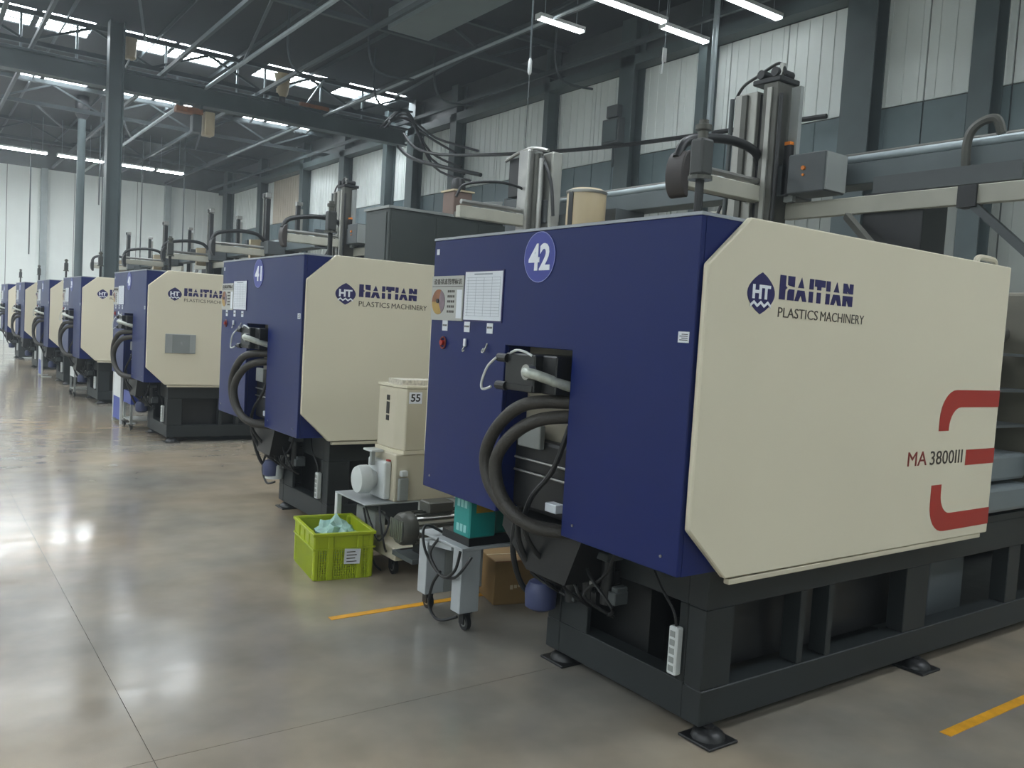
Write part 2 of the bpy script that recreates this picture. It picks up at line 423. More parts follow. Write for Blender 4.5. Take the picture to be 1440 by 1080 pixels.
rt = empty('hanging_tag', (9.9, 10.1, 5.85)); tag(rt, 'white tag hanging from a cord under the strip lights', 'tag')
MB().box(-.045, .045, -.01, .01, .2, .42).build('card', WHTE, rt, bevel=.004)
MB().cyl((0, 0, .42), (0, 0, 2.15), .006, 6).build('cord', TRUSSL, rt)
MB().cyl((-.02, 0, .2), (-.04, 0, 0), .015, 6).build('tail', WHTE, rt)
pipe('drop_conduit', [(11.0, 10.05, 5.1), (11.0, 10.05, 8.0)], .05, TRUSSL, 'pale upright conduit dropping behind the dark lamp post', 'conduit')
pipe('slack_cable', [(11.3, 21.6, 6.9), (11.2, 20.5, 6.3), (11.3, 18.5, 5.9), (11.28, 13.2, 5.35), (11.6, 8.2, 5.2)], .04, BLACK, 'thick black cable sagging along the white wall', 'cable', sub=6)
pipe('slack_cable', [(11.1, 21.5, 6.5), (10.9, 20.0, 5.9), (11.3, 17.5, 5.3)], .05, BLACK, 'black cable dropping from the girder end toward the wall', 'cable', sub=6)
cb = empty('cable_bundle', (10.6, 21.4, 6.9)); tag(cb, 'tangle of black cables spilling from the girder end to the wall', 'cables')
for i, (dy, dz, ex) in enumerate(((0, .5, .9), (.25, .9, 1.4), (.5, .2, 1.7), (-.3, .7, 1.1), (-.2, .1, .6))):
    MB().tube([(0, dy, .05*i), (.4, -.5, .2+dz*.3), (.7, -1.0-ex*.4, -.2-dz), (.98, -1.6-ex, -.7-dz)], .03, 8, 5).build('cable', BLACK, cb, smooth=True)
for i, (x, y) in enumerate(((6.4, 17.5), (9.6, 17.0), (7.6, 16.2), (10.6, 13.9), (8.9, 18.6))):
    pipe('hanging_conduit', [(x, y, 8.0), (x, y, 7.1), (x+.25, y, 6.7), (x+1.1, y+.1, 6.75)], .025, TRUSS, 'bent grey conduit hanging below the roof', 'conduit', 'bent conduits under the roof', sub=4)
for i, (x, y, z0) in enumerate(((1.9, 33, 3.0), (3.4, 33, 3.2), (5.6, 33, 2.9), (6.9, 33, 3.1), (4.75, 27, 4.6), (8.1, 32, 3.4), (5.0, 30, 4.8))):
    pipe('drop_wire', [(x, y, z0), (x, y, 8.0)], .02, TRUSS, 'thin dark wire hanging down before the back wall', 'wire', 'wires hanging before the back wall')
# switch boxes on the wall column
r = empty('switch_box', (11.6, 13.05, 5.4)); tag(r, 'dark grey switch box with side boxes fixed to the wall column', 'switch box')
MB().box(-.12, .04, -.2, .3, .05, .55).build('box_body', DGREY, r, bevel=.01)
MB().box(-.1, .04, -.1, .22, .58, .82).build('upper_box', DGREY, r, bevel=.01)
MB().box(-.135, -.12, -.15, .25, .1, .5).build('cover', COLM, r)
MB().cyl((-.05, 0, -.4), (-.05, 0, .06), .025).build('conduit', TRUSS, r)
# fittings at the girder
r = empty('bell_lamp', (7.86, 21.8, 7.14)); tag(r, 'tan bell-shaped lamp standing over the girder', 'lamp')
MB().lathe([(.1, .1), (.14, .16), (.2, .62), (.22, .66), (.19, .66), (.12, .18)], (0, 0, 0), seg=18).build('shade', TAN, r, smooth=True)
MB().lathe([(.07, -.05), (.09, 0), (.09, .1), (.05, .12)], (0, 0, 0), seg=14).build('socket', BLACK, r, smooth=True)
MB().cyl((0, 0, .66), (0, 0, .8), .03).build('stem', TRUSSL, r)
r = empty('flood_lamp', (4.16, 21.6, 7.2)); tag(r, 'tan cylindrical flood lamp fixed beside the steel column', 'lamp')
MB().lathe([(.1, .1), (.14, .14), (.15, .5), (.17, .56), (.1, .56)], (0, 0, 0), seg=16).build('lamp_body', TAN, r, smooth=True)
MB().bar((-.18, 0, .3), (-.13, 0, .3), .05, .1).build('bracket', BLACK, r)
MB().cyl((0, 0, .1), (-.08, .02, -.1), .02).build('cable', WHTE, r)
r = empty('hoist_trolley', (5.75, 21.8, 6.0)); tag(r, 'hoist under the girder with tan end box and rust-brown beam', 'hoist')
MB().box(-.5, .12, -.12, .12, .38, .52).build('trolley_beam', BROWN, r, bevel=.01)
MB().box(-.12, .1, -.13, .13, -.05, .36).build('motor', DGREY, r, bevel=.02)
MB().box(.16, .4, -.16, .16, -.08, .48).build('end_box', TAN, r, bevel=.02)
MB().box(-.45, -.38, -.2, .2, .5, .6).build('hanger_plate', COLM, r)
MB().box(.02, .09, -.2, .2, .5, .6).build('hanger_plate', COLM, r)
r = empty('brown_bracket', (8.7, 21.7, 7.09)); tag(r, 'rust-orange bar lying on the girder beside the bell lamp', 'bar')
MB().box(-.4, .4, -.06, .06, 0, .1).build('bar', BROWN, r, bevel=.01)
MB().bar((-.2, 0, .1), (.25, .05, .8), .05, .05).build('strut', TRUSSL, r)

# ================================================================ INJECTION MACHINES
LETTERS = {  # heavy split capitals, x 0..1 over the word, y 0..1
 'h1': [(0, 0), (.075, 0), (.075, .42), (.1, .5), (.075, .58), (.075, 1), (0, 1)],
 'h2': [(.105, .62), (.19, .56), (.19, 1), (.1, 1)], 'h3': [(.105, 0), (.19, 0), (.19, .46), (.12, .46), (.105, .36)],
 'a1': [(.235, .56), (.315, .56), (.277, 1)], 'a2': [(.2, 0), (.25, 0), (.277, .26), (.305, 0), (.355, 0), (.322, .46), (.232, .46)],
 'i1': [(.385, .56), (.44, .56), (.44, 1), (.385, 1)], 'i2': [(.385, 0), (.44, 0), (.44, .46), (.385, .46)],
 't1': [(.49, .56), (.545, .56), (.545, .7), (.6, .7), (.6, 1), (.455, 1), (.455, .7), (.49, .7)], 't2': [(.49, 0), (.545, 0), (.545, .46), (.49, .46)],
 'i3': [(.615, .56), (.67, .56), (.67, 1), (.615, 1)], 'i4': [(.615, 0), (.67, 0), (.67, .46), (.615, .46)],
 'a3': [(.72, .56), (.8, .56), (.762, 1)], 'a4': [(.685, 0), (.735, 0), (.762, .26), (.79, 0), (.84, 0), (.807, .46), (.717, .46)],
 'n1': [(.855, .56), (.92, .56), (.905, .7), (.94, .56), (1, .56), (1, 1), (.945, 1), (.945, .75), (.91, 1), (.855, 1)],
 'n2': [(.855, 0), (.91, 0), (.91, .3), (.945, 0), (1, 0), (1, .46), (.855, .46)]}
def stripe(pts): return [(a-2.3, b) for a, b in pts]
def arc(cx, cz, r, a0, a1, n=8):
    return [(cx + r*math.cos(math.radians(a0+(a1-a0)*i/n)), cz + r*math.sin(math.radians(a0+(a1-a0)*i/n))) for i in range(n+1)]

def add_number(root, n):
    d = MB().prism(arc(.94, 1.933, .113, 0, 360, 40)[:-1], on_end(0), 0, .003).build('number_disc', BLUE2, root)
    part_label(d, 'round number disc')
    ring = MB()
    o, i = arc(.94, 1.933, .113, 0, 360, 40), arc(.94, 1.933, .110, 0, 360, 40)
    for k in range(40): ring.prism([o[k], o[k+1], i[k+1], i[k]], on_end(0), .003, .0036)
    ring.build('disc_rim', mat('disc_rim_pale', '8d93c8', .4, var=0), d)
    text('numerals', n, d, WHITE, 'end', (-.003, .94+.078, 1.933-.06), .156, .12, bold=.03)

def make_machine(y, label):
    R = empty('injection_machine', (2.3, y, 0))
    tag(R, label, 'machine', 'row of injection moulding machines')
    # ---- blue end cover with the service slot
    mb = MB()
    mb.prism([(0, .735), (.675, .735), (.675, 1.53), (1.17, 1.53), (1.17, .735), (1.87, .735), (1.87, 2.05), (0, 2.05)], lambda a, b, d: (d, a, b), 0, .025)
    ec = mb.build('end_cover', BLUE, R, bevel=.003)
    part_label(ec, 'blue end cover with tall service slot')
    MB().box(.025, .42, 0, .02, .735, 2.05).build('corner_return', BLUE, ec)
    MB().box(.025, .42, 1.85, 1.87, .735, 2.05).build('corner_return', BLUE, ec)
    MB().box(.025, .16, .655, .675, .735, 1.53).build('slot_return', BLUE, ec)
    MB().box(.025, .16, 1.17, 1.19, .735, 1.53).build('slot_return', BLUE, ec)
    for v, z in ((.085, .795), (.6, .795), (1.8, .8)):
        MB().cyl((0, v, z), (-.004, v, z), .006, 8).build('screw', STEEL, ec)
    MB().box(-.004, 2.24, -.002, 1.872, 2.05, 2.062).build('top_cover', mat('lid_grey', '9aa0a6', .4), R)
    # ---- cream side covers
    pts = [(.015, .913), (.23, .712), (2.26, .705), (2.26, 2.066), (.23, 2.066), (.015, 1.878)]
    for v, nm in ((-.005, 0), (1.905, 1)):
        sc = MB().prism(pts, on_side(v), 0, .028).build('side_cover', CREAM, R, bevel=.005)
        if nm == 0: side = sc
    MB().box(.26, 2.2, -.03, .0, .683, .705).build('bottom_ledge', CREAMD, side, bevel=.003)
    mb = MB().tube([(2.02, .03, 2.06), (2.04, .03, 2.095), (2.12, .03, 2.1), (2.2, .03, 2.095), (2.22, .03, 2.06)], .016, 8, 4)
    mb.build('lift_handle', CREAMD, side, smooth=True)
    f = on_side(-.033)
    lens = []
    for t in range(0, 13): lens.append((.312 + .080*math.sin(math.pi*(t/12))**.85, 1.872 - .157*t/12))
    for t in range(11, 0, -1): lens.append((.312 - .080*math.sin(math.pi*(t/12))**.85, 1.872 - .157*t/12))
    em = MB().prism(lens[::-1], f, 0, .0015).build('logo_emblem', NAVY, side)
    part_label(em, 'dark blue pointed oval emblem with white HT')
    text('emblem_letters', 'HT', em, WHITE, 'side', (.312-.052, -.0345, 1.772), .104, .053, bold=.04)
    zz = []
    for i in range(7): zz.append((.312-.06+.02*i, 1.752 if i % 2 == 0 else 1.766))
    wv = MB()
    for p, q in zip(zz, zz[1:]): wv.prism([(p[0], p[1]-.012), (q[0], q[1]-.012), q, p], f, .0015, .0025)
    wv.build('emblem_wave', WHITE, em)
    br = MB()
    for k, pl in LETTERS.items(): br.prism([(.418+.483*a, 1.779+.093*b) for a, b in pl], f, 0, .0015)
    part_label(br.build('brand_lettering', NAVY, side), 'dark blue block letters HAITIAN')
    text('subtitle_lettering', 'PLASTICS', side, DKTXT, 'side', (.42, -.033, 1.711), .252, .038, bold=-.004)
    text('subtitle_lettering', 'MACHINERY', side, DKTXT, 'side', (.69, -.033, 1.711), .305, .038, bold=-.004)
    # red model stripes
    up = [(2.258, 1.356), (2.258, 1.44)] + arc(1.689+.14, 1.30, .14, 90, 180, 8) + [(1.689, 1.243), (1.781, 1.243)] + arc(1.781+.1, 1.256, .1, 180, 90, 8)
    MB().prism(up, f, 0, .0012).build('red_stripe', RED, side)
    MB().prism([(1.968, 1.068), (2.258, 1.068), (2.258, 1.145), (1.968, 1.145)], f, 0, .0012).build('red_stripe', RED, side)
    lo = [(2.258, .838), (2.258, .752)] + arc(1.669+.14, .892, .14, 270, 180, 8) + [(1.669, .984), (1.761, .984)] + arc(1.761+.1, .938, .1, 180, 270, 8)
    MB().prism(lo, f, 0, .0012).build('red_stripe', RED, side)
    text('model_lettering', 'MA', side, REDT, 'side', (1.44, -.033, 1.085), .165, .066)
    text('model_lettering', '3800III', side, DKTXT, 'side', (1.635, -.033, 1.083), .30, .066)
    # ---- notices on the blue end
    e0 = on_end(0)
    pq = MB().prism([(1.555, 1.632), (1.868, 1.632), (1.868, 1.862), (1.555, 1.862)], e0, 0, .006).build('status_plaque', PLATE, R)
    part_label(pq, 'grey metal status plaque with dial')
    e1 = on_end(-.006)
    text('plaque_heading', '设备状态管理标识', pq, DKTXT, 'end', (-.006, 1.848, 1.818), .275, .03)
    MB().prism([(1.56, 1.806), (1.863, 1.806), (1.863, 1.809), (1.56, 1.809)], e1, 0, .001).build('rule_line', DKTXT, pq)
    for a0, a1, m in ((90, 200, BROWN), (200, 330, MAUVE), (330, 450, GOLD)):
        MB().prism([(1.795, 1.727)] + arc(1.795, 1.727, .066, a0-90, a1-90, 8), e1, 0, .0015).build('dial_sector', m, pq)
    MB().prism(arc(1.80, 1.732, .012, 0, 360, 10)[:-1], e1, .0015, .006).build('dial_hub', BLACK, pq)
    for k in range(5):
        g = MB()
        for j in range(4): g.prism([(1.705-.018*j-.012, 1.672+.026*k), (1.705-.018*j, 1.672+.026*k), (1.705-.018*j, 1.684+.026*k), (1.705-.018*j-.012, 1.684+.026*k)], e1, 0, .001)
        g.build('legend_marks', DKTXT, pq)
    MB().prism([(1.565, 1.645), (1.615, 1.645), (1.615, 1.79), (1.565, 1.79)], e1, 0, .001).build('legend_strip', PAPER, pq)
    ph = MB().prism([(1.205, 1.632), (1.548, 1.632), (1.548, 1.884), (1.205, 1.884)], e0, 0, .004).build('sheet_holder', NAVY, R)
    ps = MB().prism([(1.213, 1.64), (1.542, 1.64), (1.542, 1.878), (1.213, 1.878)], on_end(-.004), 0, .0015).build('check_sheet', PAPER, ph)
    ln = MB()
    for k in range(14): ln.prism([(1.23, 1.66+.0145*k), (1.525, 1.66+.0145*k), (1.525, 1.6615+.0145*k), (1.23, 1.6615+.0145*k)], on_end(-.0055), 0, .0005)
    for k in range(5): ln.prism([(1.23+.07*k, 1.66), (1.2315+.07*k, 1.66), (1.2315+.07*k, 1.85), (1.23+.07*k, 1.85)], on_end(-.0055), 0, .0005)
    ln.prism([(1.30, 1.862), (1.46, 1.862), (1.46, 1.869), (1.30, 1.869)], on_end(-.0055), 0, .0006)
    ln.build('ruled_lines', mat('grid_ink', '8c949c', .6, var=0), ps)
    for k, v in enumerate((1.724, 1.51, 1.305)):
        tg = MB().prism([(v-.026, 1.578), (v+.026, 1.578), (v+.026, 1.632 - .002*k), (v-.026, 1.632-.002*k)], e0, 0, .002).build('paper_tag', PAPER, R)
        m2 = MB()
        for j in range(4): m2.prism([(v-.02+.011*j, 1.602), (v-.012+.011*j, 1.602), (v-.012+.011*j, 1.611), (v-.02+.011*j, 1.611)], on_end(-.002), 0, .0006)
        m2.build('tag_marks', DKTXT, tg)
    rg = MB()
    rg.tube([(-.006, 1.729 + .026*math.cos(a*.524), 1.515 + .03*math.sin(a*.524)) for a in range(13)], .004, 6, 2)
    rg.build('stop_button_guard', REDT, R, smooth=True)
    MB().cyl((0, 1.729, 1.515), (-.02, 1.729, 1.515), .014, 10).build('stop_button', RED, R)
    MB().box(-.012, 0, 1.504, 1.524, 1.505, 1.545).build('hook_tab', WHITE, R, bevel=.003)
    MB().tube([(-.006, 1.515, 1.51), (-.014, 1.52, 1.49), (-.018, 1.512, 1.48), (-.014, 1.505, 1.488)], .003, 6, 4).build('hook', STEEL, R, smooth=True)
    MB().tube([(-.004, 1.315, 1.53), (-.014, 1.318, 1.50), (-.02, 1.325, 1.485), (-.02, 1.335, 1.49), (-.012, 1.333, 1.505)], .004, 6, 4).build('hook', STEEL, R, smooth=True)
    st = MB().prism([(.022, 1.592), (.075, 1.592), (.075, 1.632), (.022, 1.632)], e0, 0, .0015).build('rating_sticker', PAPER, R)
    m2 = MB()
    for j in range(4): m2.prism([(.028, 1.6+.007*j), (.068-.01*(j % 2), 1.6+.007*j), (.068-.01*(j % 2), 1.603+.007*j), (.028, 1.603+.007*j)], on_end(-.0015), 0, .0005)
    m2.build('sticker_marks', DKTXT, st)
    MB().prism([(1.818, 1.975), (1.845, 1.975), (1.845, 2.005), (1.818, 2.005)], e0, 0, .0015).build('asset_sticker', PAPER, R)
    # ---- inside the slot
    MB().box(.34, .46, .10, 1.78, .78, 2.0).build('rear_platen', GUTS, R, bevel=.01)
    MB().box(.15, .17, .58, 1.26, 1.09, 1.56).build('slot_lit_plate', mat('platen_lit_tone', '9a9484', .5), R)  # added plate; lighter colour stands in for light on the rear platen
    MB().box(.165, .2, .58, 1.26, 1.56, 1.62).build('slot_header', BLACK, R)
    MB().box(.46, 2.2, .06, 1.82, .74, 2.02).build('clamp_housing', BLACK, R)
    MB().box(.10, .34, .62, 1.22, .76, 1.10).build('toggle_block', BLACK, R, bevel=.02)
    for z in (.94, 1.0): MB().cyl((.09, .68, z), (.09, 1.16, z), .006, 10).build('shiny_rod', STEEL, R, smooth=True)
    MB().box(.07, .1, .95, 1.12, 1.06, 1.17).build('valve_plate', GREYBOX, R, bevel=.004)
    MB().box(.05, .1, .78, .86, .80, .84).build('valve_tag', PAPER, R, bevel=.003)
    mbk = MB().box(-.10, .14, .80, 1.02, 1.335, 1.50).build('manifold_block', mat('block_black', '232526', .4, var=.2), R, bevel=.006)
    MB().box(-.06, .14, .70, .80, 1.335, 1.50).build('manifold_port', BLACK, mbk, bevel=.006)
    MB().cyl((-.1, 1.0, 1.475), (-.1, 1.07, 1.475), .02, 10).build('gland', BLACK, mbk)
    MB().cyl((-.1, 1.0, 1.35), (-.1, 1.07, 1.35), .02, 10).build('gland', BLACK, mbk)
    MB().box(-.105, -.1, .805, 1.01, 1.34, 1.365).build('flange', BLACK, mbk)
    MB().box(.12, .16, .675, 1.17, 1.44, 1.47).build('cross_rail', STEEL, R)
    MB().tube([(-.12, 1.06, 1.475), (-.14, 1.10, 1.43), (-.14, 1.14, 1.36), (-.14, 1.13, 1.325), (-.12, 1.09, 1.34)], .006, 6, 6).build('grey_wire', WHTE, R, smooth=True)
    MB().tube([(-.1, .98, 1.50), (-.11, .92, 1.515), (-.11, .86, 1.51), (-.1, .82, 1.495)], .006, 6, 4).build('grey_wire', WHTE, R, smooth=True)
    MB().cyl((-.10, .815, 1.425), (-.135, .815, 1.425), .034, 14).build('hose_collar', STEEL, R, smooth=True)
    MB().tube([(-.12, .825, 1.428), (-.14, .80, 1.425), (-.13, .76, 1.42), (-.09, .725, 1.405), (-.03, .703, 1.385), (.06, .695, 1.365)], .022, 10, 6).build('braided_hose', mat('braided_pale', 'b9beb4', .4, metal=.3, var=.2, scale=40), R, smooth=True)
    # thick hoses looping out of the slot
    MB().tube([(.13, .62, 1.29), (.04, .70, 1.305), (-.10, .84, 1.285), (-.14, .98, 1.18), (-.14, 1.075, 1.03), (-.13, 1.02, .88), (-.08, .86, .77), (.05, .72, .74), (.25, .64, .75)], .029, 12, 8).build('thick_hose', RUBBER, R, smooth=True)
    MB().tube([(.13, .60, 1.235), (.06, .68, 1.245), (-.07, .79, 1.22), (-.13, .91, 1.13), (-.15, .98, 1.0), (-.13, .93, .85), (-.08, .79, .76), (.06, .68, .74), (.25, .62, .75)], .029, 12, 8).build('thick_hose', RUBBER, R, smooth=True)
    MB().tube([(.05, .72, 1.2), (.02, .78, 1.0), (-.02, .88, .85), (-.02, .9, .7), (.1, .88, .55), (.3, .82, .45)], .012, 8, 6).build('thin_hose', BLACK, R, smooth=True)
    MB().tube([(.0, .98, .8), (.02, 1.0, .64), (.1, .98, .5), (.24, .94, .42), (.36, .92, .4)], .014, 8, 6).build('thin_hose', BLACK, R, smooth=True)
    MB().tube([(.06, 1.08, .74), (.08, 1.12, .55), (.16, 1.12, .36), (.28, 1.06, .3)], .014, 8, 6).build('thin_hose', BLACK, R, smooth=True)
    # drip pan below the slot
    MB().prism([(1.18, .73), (1.19, .66), (.98, .50), (.70, .50), (.60, .73)], lambda a, b, d: (d, a, b), .06, .30).build('drip_pan', BLACK, R)
    # valves and pump under the cover
    for v, z, h in ((.62, .42, .2), (.74, .40, .24), (.86, .36, .2), (.97, .42, .12)):
        MB().cyl((.24, v, z), (.24, v, z+h), .03, 10).build('valve', BLACK, R, smooth=True)
        MB().box(.19, .29, v-.04, v+.04, z+h, z+h+.035).build('valve_cap', DGREY, R, bevel=.004)
    MB().lathe([(.04, .26), (.075, .28), (.08, .36), (.06, .4), (.03, .41)], (.22, 1.06, 0), seg=16).build('blue_pump', mat('pump_blue', '343b5e', .5), R, smooth=True)
    for k, (v, z) in enumerate(((.66, .49), (.78, .55), (.9, .47), (.95, .6))): MB().box(.20, .21, v, v+.035, z, z+.018).build('nameplate', STEEL, R)
    for k in range(9):
        a, b = random.uniform(.5, 1.05), random.uniform(.35, .62)
        MB().box(.20+.04*random.random(), .30, a, a+random.uniform(.03, .08), b, b+random.uniform(.03, .09)).build('fitting', random.choice((BLACK, BLACK, DGREY)), R, bevel=.004)
    for k in range(6):
        a = random.uniform(.5, 1.0)
        MB().tube([(.2, a, .72), (.14+.05*random.random(), a+random.uniform(-.1, .1), .58), (.16, a+random.uniform(-.15, .15), .45), (.27, a+random.uniform(-.1, .1), .36)], .008, 6, 5).build('thin_hose', BLACK, R, smooth=True)
    MB().box(.42, 2.1, .25, .34, .2, .735).build('centre_web', BLACK, R)
    MB().box(.45, .55, .55, 1.0, .06, .735).build('cross_plate', BLACK, R)
    # ---- base frame
    FU0, FU1 = .3, 6.6
    for v0, v1 in ((.10, .20), (1.0, 1.10)):
        MB().box(FU0, FU1, v0, v1, .06, .205).build('bottom_rail', FRAME, R, bevel=.004)
        MB().box(FU0, FU1, v0, v1, .535, .70).build('top_rail', FRAME, R, bevel=.004)
        for a, b in ((.3, .475), (.92, .96), (1.13, 1.17), (1.78, 1.99), (2.86, 3.0), (3.9, 4.05), (5.2, 5.35), (6.42, 6.6)):
            MB().box(a, b, v0+.004, v1-.004, .205, .535).build('frame_post', FRAME, R, bevel=.004)
    MB().box(.302, .4, .2, 1.0, .06, .21).build('end_rail', FRAME, R, bevel=.004)
    MB().box(.302, .33, .81, 1.0, .21, .44).build('end_gusset', FRAME, R, bevel=.004)
    MB().box(.302, .33, .2, .245, .21, .535).build('end_gusset', FRAME, R, bevel=.004)
    MB().box(.302, .33, .2, .62, .535, .72).build('end_top_rail', FRAME, R, bevel=.004)
    MB().box(.5, 6.4, .2, 1.0, .08, .10).build('frame_floor', BLACK, R)
    for u in (.36, 1.93, 3.5, 5.0, 6.4):
        for v in (.10, 1.02):
            ft = MB().box(u-.085, u+.085, v-.085, v+.085, 0, .012).build('levelling_foot', BLACK, R, bevel=.003)
            MB().lathe([(.07, .012), (.065, .03), (.045, .045), (.022, .05), (.022, .06)], (u, v, 0), seg=16).build('foot_pad', BLACK, ft, smooth=True)
    ss = MB().box(.262, .30, .212, .262, .235, .435).build('socket_strip', WHTE, R, bevel=.006)
    part_label(ss, 'white socket strip')
    for k in range(5):
        MB().box(.26, .262, .224, .25, .25+.036*k, .274+.036*k).build('socket', GREYBOX, ss)
    MB().tube([(.28, .237, .435), (.27, .25, .5), (.26, .32, .58), (.28, .4, .66), (.3, .44, .73)], .006, 6, 6).build('power_cord', BLACK, R, smooth=True)
    for a, b in ((2.02, 2.36), (2.42, 2.8)): MB().box(a, b, .32, .9, .1, .47).build('oil_tank', mat('tank_grey', '5b6164', .45), R, bevel=.01)
    # ---- mould area and injection unit behind the covers
    for v in (.35, 1.5):
        for z in (1.0, 1.75): MB().cyl((2.2, v, z), (3.1, v, z), .05, 14).build('tie_bar', STEEL, R, smooth=True)
    MB().box(2.2, 2.34, .12, 1.75, .72, 1.98).build('moving_platen', BLACK, R, bevel=.02)
    MB().box(3.05, 3.62, .12, 1.75, .70, 2.0).build('fixed_platen', GUTS, R, bevel=.02)
    MB().box(2.36, 2.62, .55, 1.3, 1.05, 1.7).build('mould_half', STEEL, R, bevel=.01)
    MB().box(2.66, 3.05, .5, 1.35, 1.0, 1.75).build('mould_half', STEEL, R, bevel=.01)
    MB().box(2.26, 3.3, .1, 1.0, .70, .735).build('bed_plate', FRAME, R)
    for z0, z1, d in ((.76, .90, .0), (.92, 1.07, .05)): MB().box(2.4, 2.98, .06+d, .45, z0, z1).build('guard_box', mat('guard_grey', '6e7679', .45), R, bevel=.02)
    for z in (1.22, 1.42, 1.62): MB().box(2.36, 2.98, .12, .3, z, z+.015).build('guard_shelf', DGREY, R)
    MB().cyl((2.5, .12, 1.66), (2.5, .2, 1.66), .03, 10).build('amber_knob', AMBER, R)
    gd = MB()
    for q in ((2.96, 3.02, .74, 1.98), (3.6, 3.66, .74, 1.98), (3.02, 3.6, .74, .80), (3.02, 3.6, 1.92, 1.98)): gd.box(q[0], q[1], -.02, .01, q[2], q[3])
    gd = gd.build('safety_gate', DGREY, R); MB().box(3.02, 3.6, -.012, -.004, .8, 1.92).build('gate_window', SMOKE, gd)
    MB().box(2.26, 2.96, .9, .95, .74, 2.0).build('back_guard', BLACK, R)
    MB().box(3.63, 6.4, .12, 1.1, .70, 1.5).build('injection_unit', CREAMD, R, bevel=.02)
    MB().box(3.63, 4.3, .4, .9, 1.5, 1.9).build('barrel_guard', DGREY, R, bevel=.02)
    # ---- signal lamp on the corner of the lid
    sl = MB().cyl((.33, .33, 2.062), (.33, .33, 2.27), .018, 10).build('signal_lamp', BLACK, R)
    MB().box(.295, .365, .295, .365, 2.27, 2.42).build('lamp_stack', mat('lamp_dark', '3a3c3b', .45), sl, bevel=.012)
    MB().lathe([(.022, 2.42), (.022, 2.45), (.034, 2.455), (.034, 2.475), (.02, 2.48), (.02, 2.495)], (.33, .33, 0), seg=12).build('lamp_cap', DALU, sl, smooth=True)
    MB().cyl((.33, .33, 2.255), (.33, .33, 2.27), .05, 12).build('lamp_flange', DALU, sl)
    return R

first = make_machine(2.1, 'large blue and cream injection moulding machine numbered 42')
machines = [first]
ROW = ((5.80, 'blue and cream injection machine numbered 41 behind the speckled granulator'),
       (10.61, 'injection machine with a grey blank display on its cream cover'),
       (15.13, 'fourth injection machine along the row from number 42'),
       (18.80, 'fifth injection machine along the row from number 42'),
       (23.0, 'sixth injection machine along the row from number 42'),
       (27.0, 'seventh injection machine along the row from number 42'))
ROW = tuple((a, b.replace(' behind the speckled granulator', ', beside the cream granulator')) for a, b in ROW)
for y, lab in ROW:
    c = copy_tree(first); c.location = (2.3, y, 0); c['label'] = lab; machines.append(c)
for m, n in zip(machines, ('42', '41', '40', '39', '38', '37', '36')): add_number(m, n)
dp = MB().box(.22, .57, -.046, -.033, 1.09, 1.32).build('display_panel', SCREEN, machines[2], bevel=.003)
MB().box(.30, .50, -.049, -.046, 1.10, 1.31).build('display_glass', mat('display_dim', '7f8484', .25), dp)
# filter bowl hanging under machine 41
fb = MB().lathe([(.02, .0), (.075, .01), (.08, .12), (.05, .16), (.03, .2)], (.24, 1.06, .24), seg=18).build('filter_bowl', WHTE, machines[1], smooth=True)
MB().tube([(.24, 1.06, .46), (.2, 1.16, .44), (.18, 1.18, .3), (.2, 1.12, .2), (.24, 1.04, .22)], .009, 6, 6).build('filter_hose', BLACK, machines[1], smooth=True)

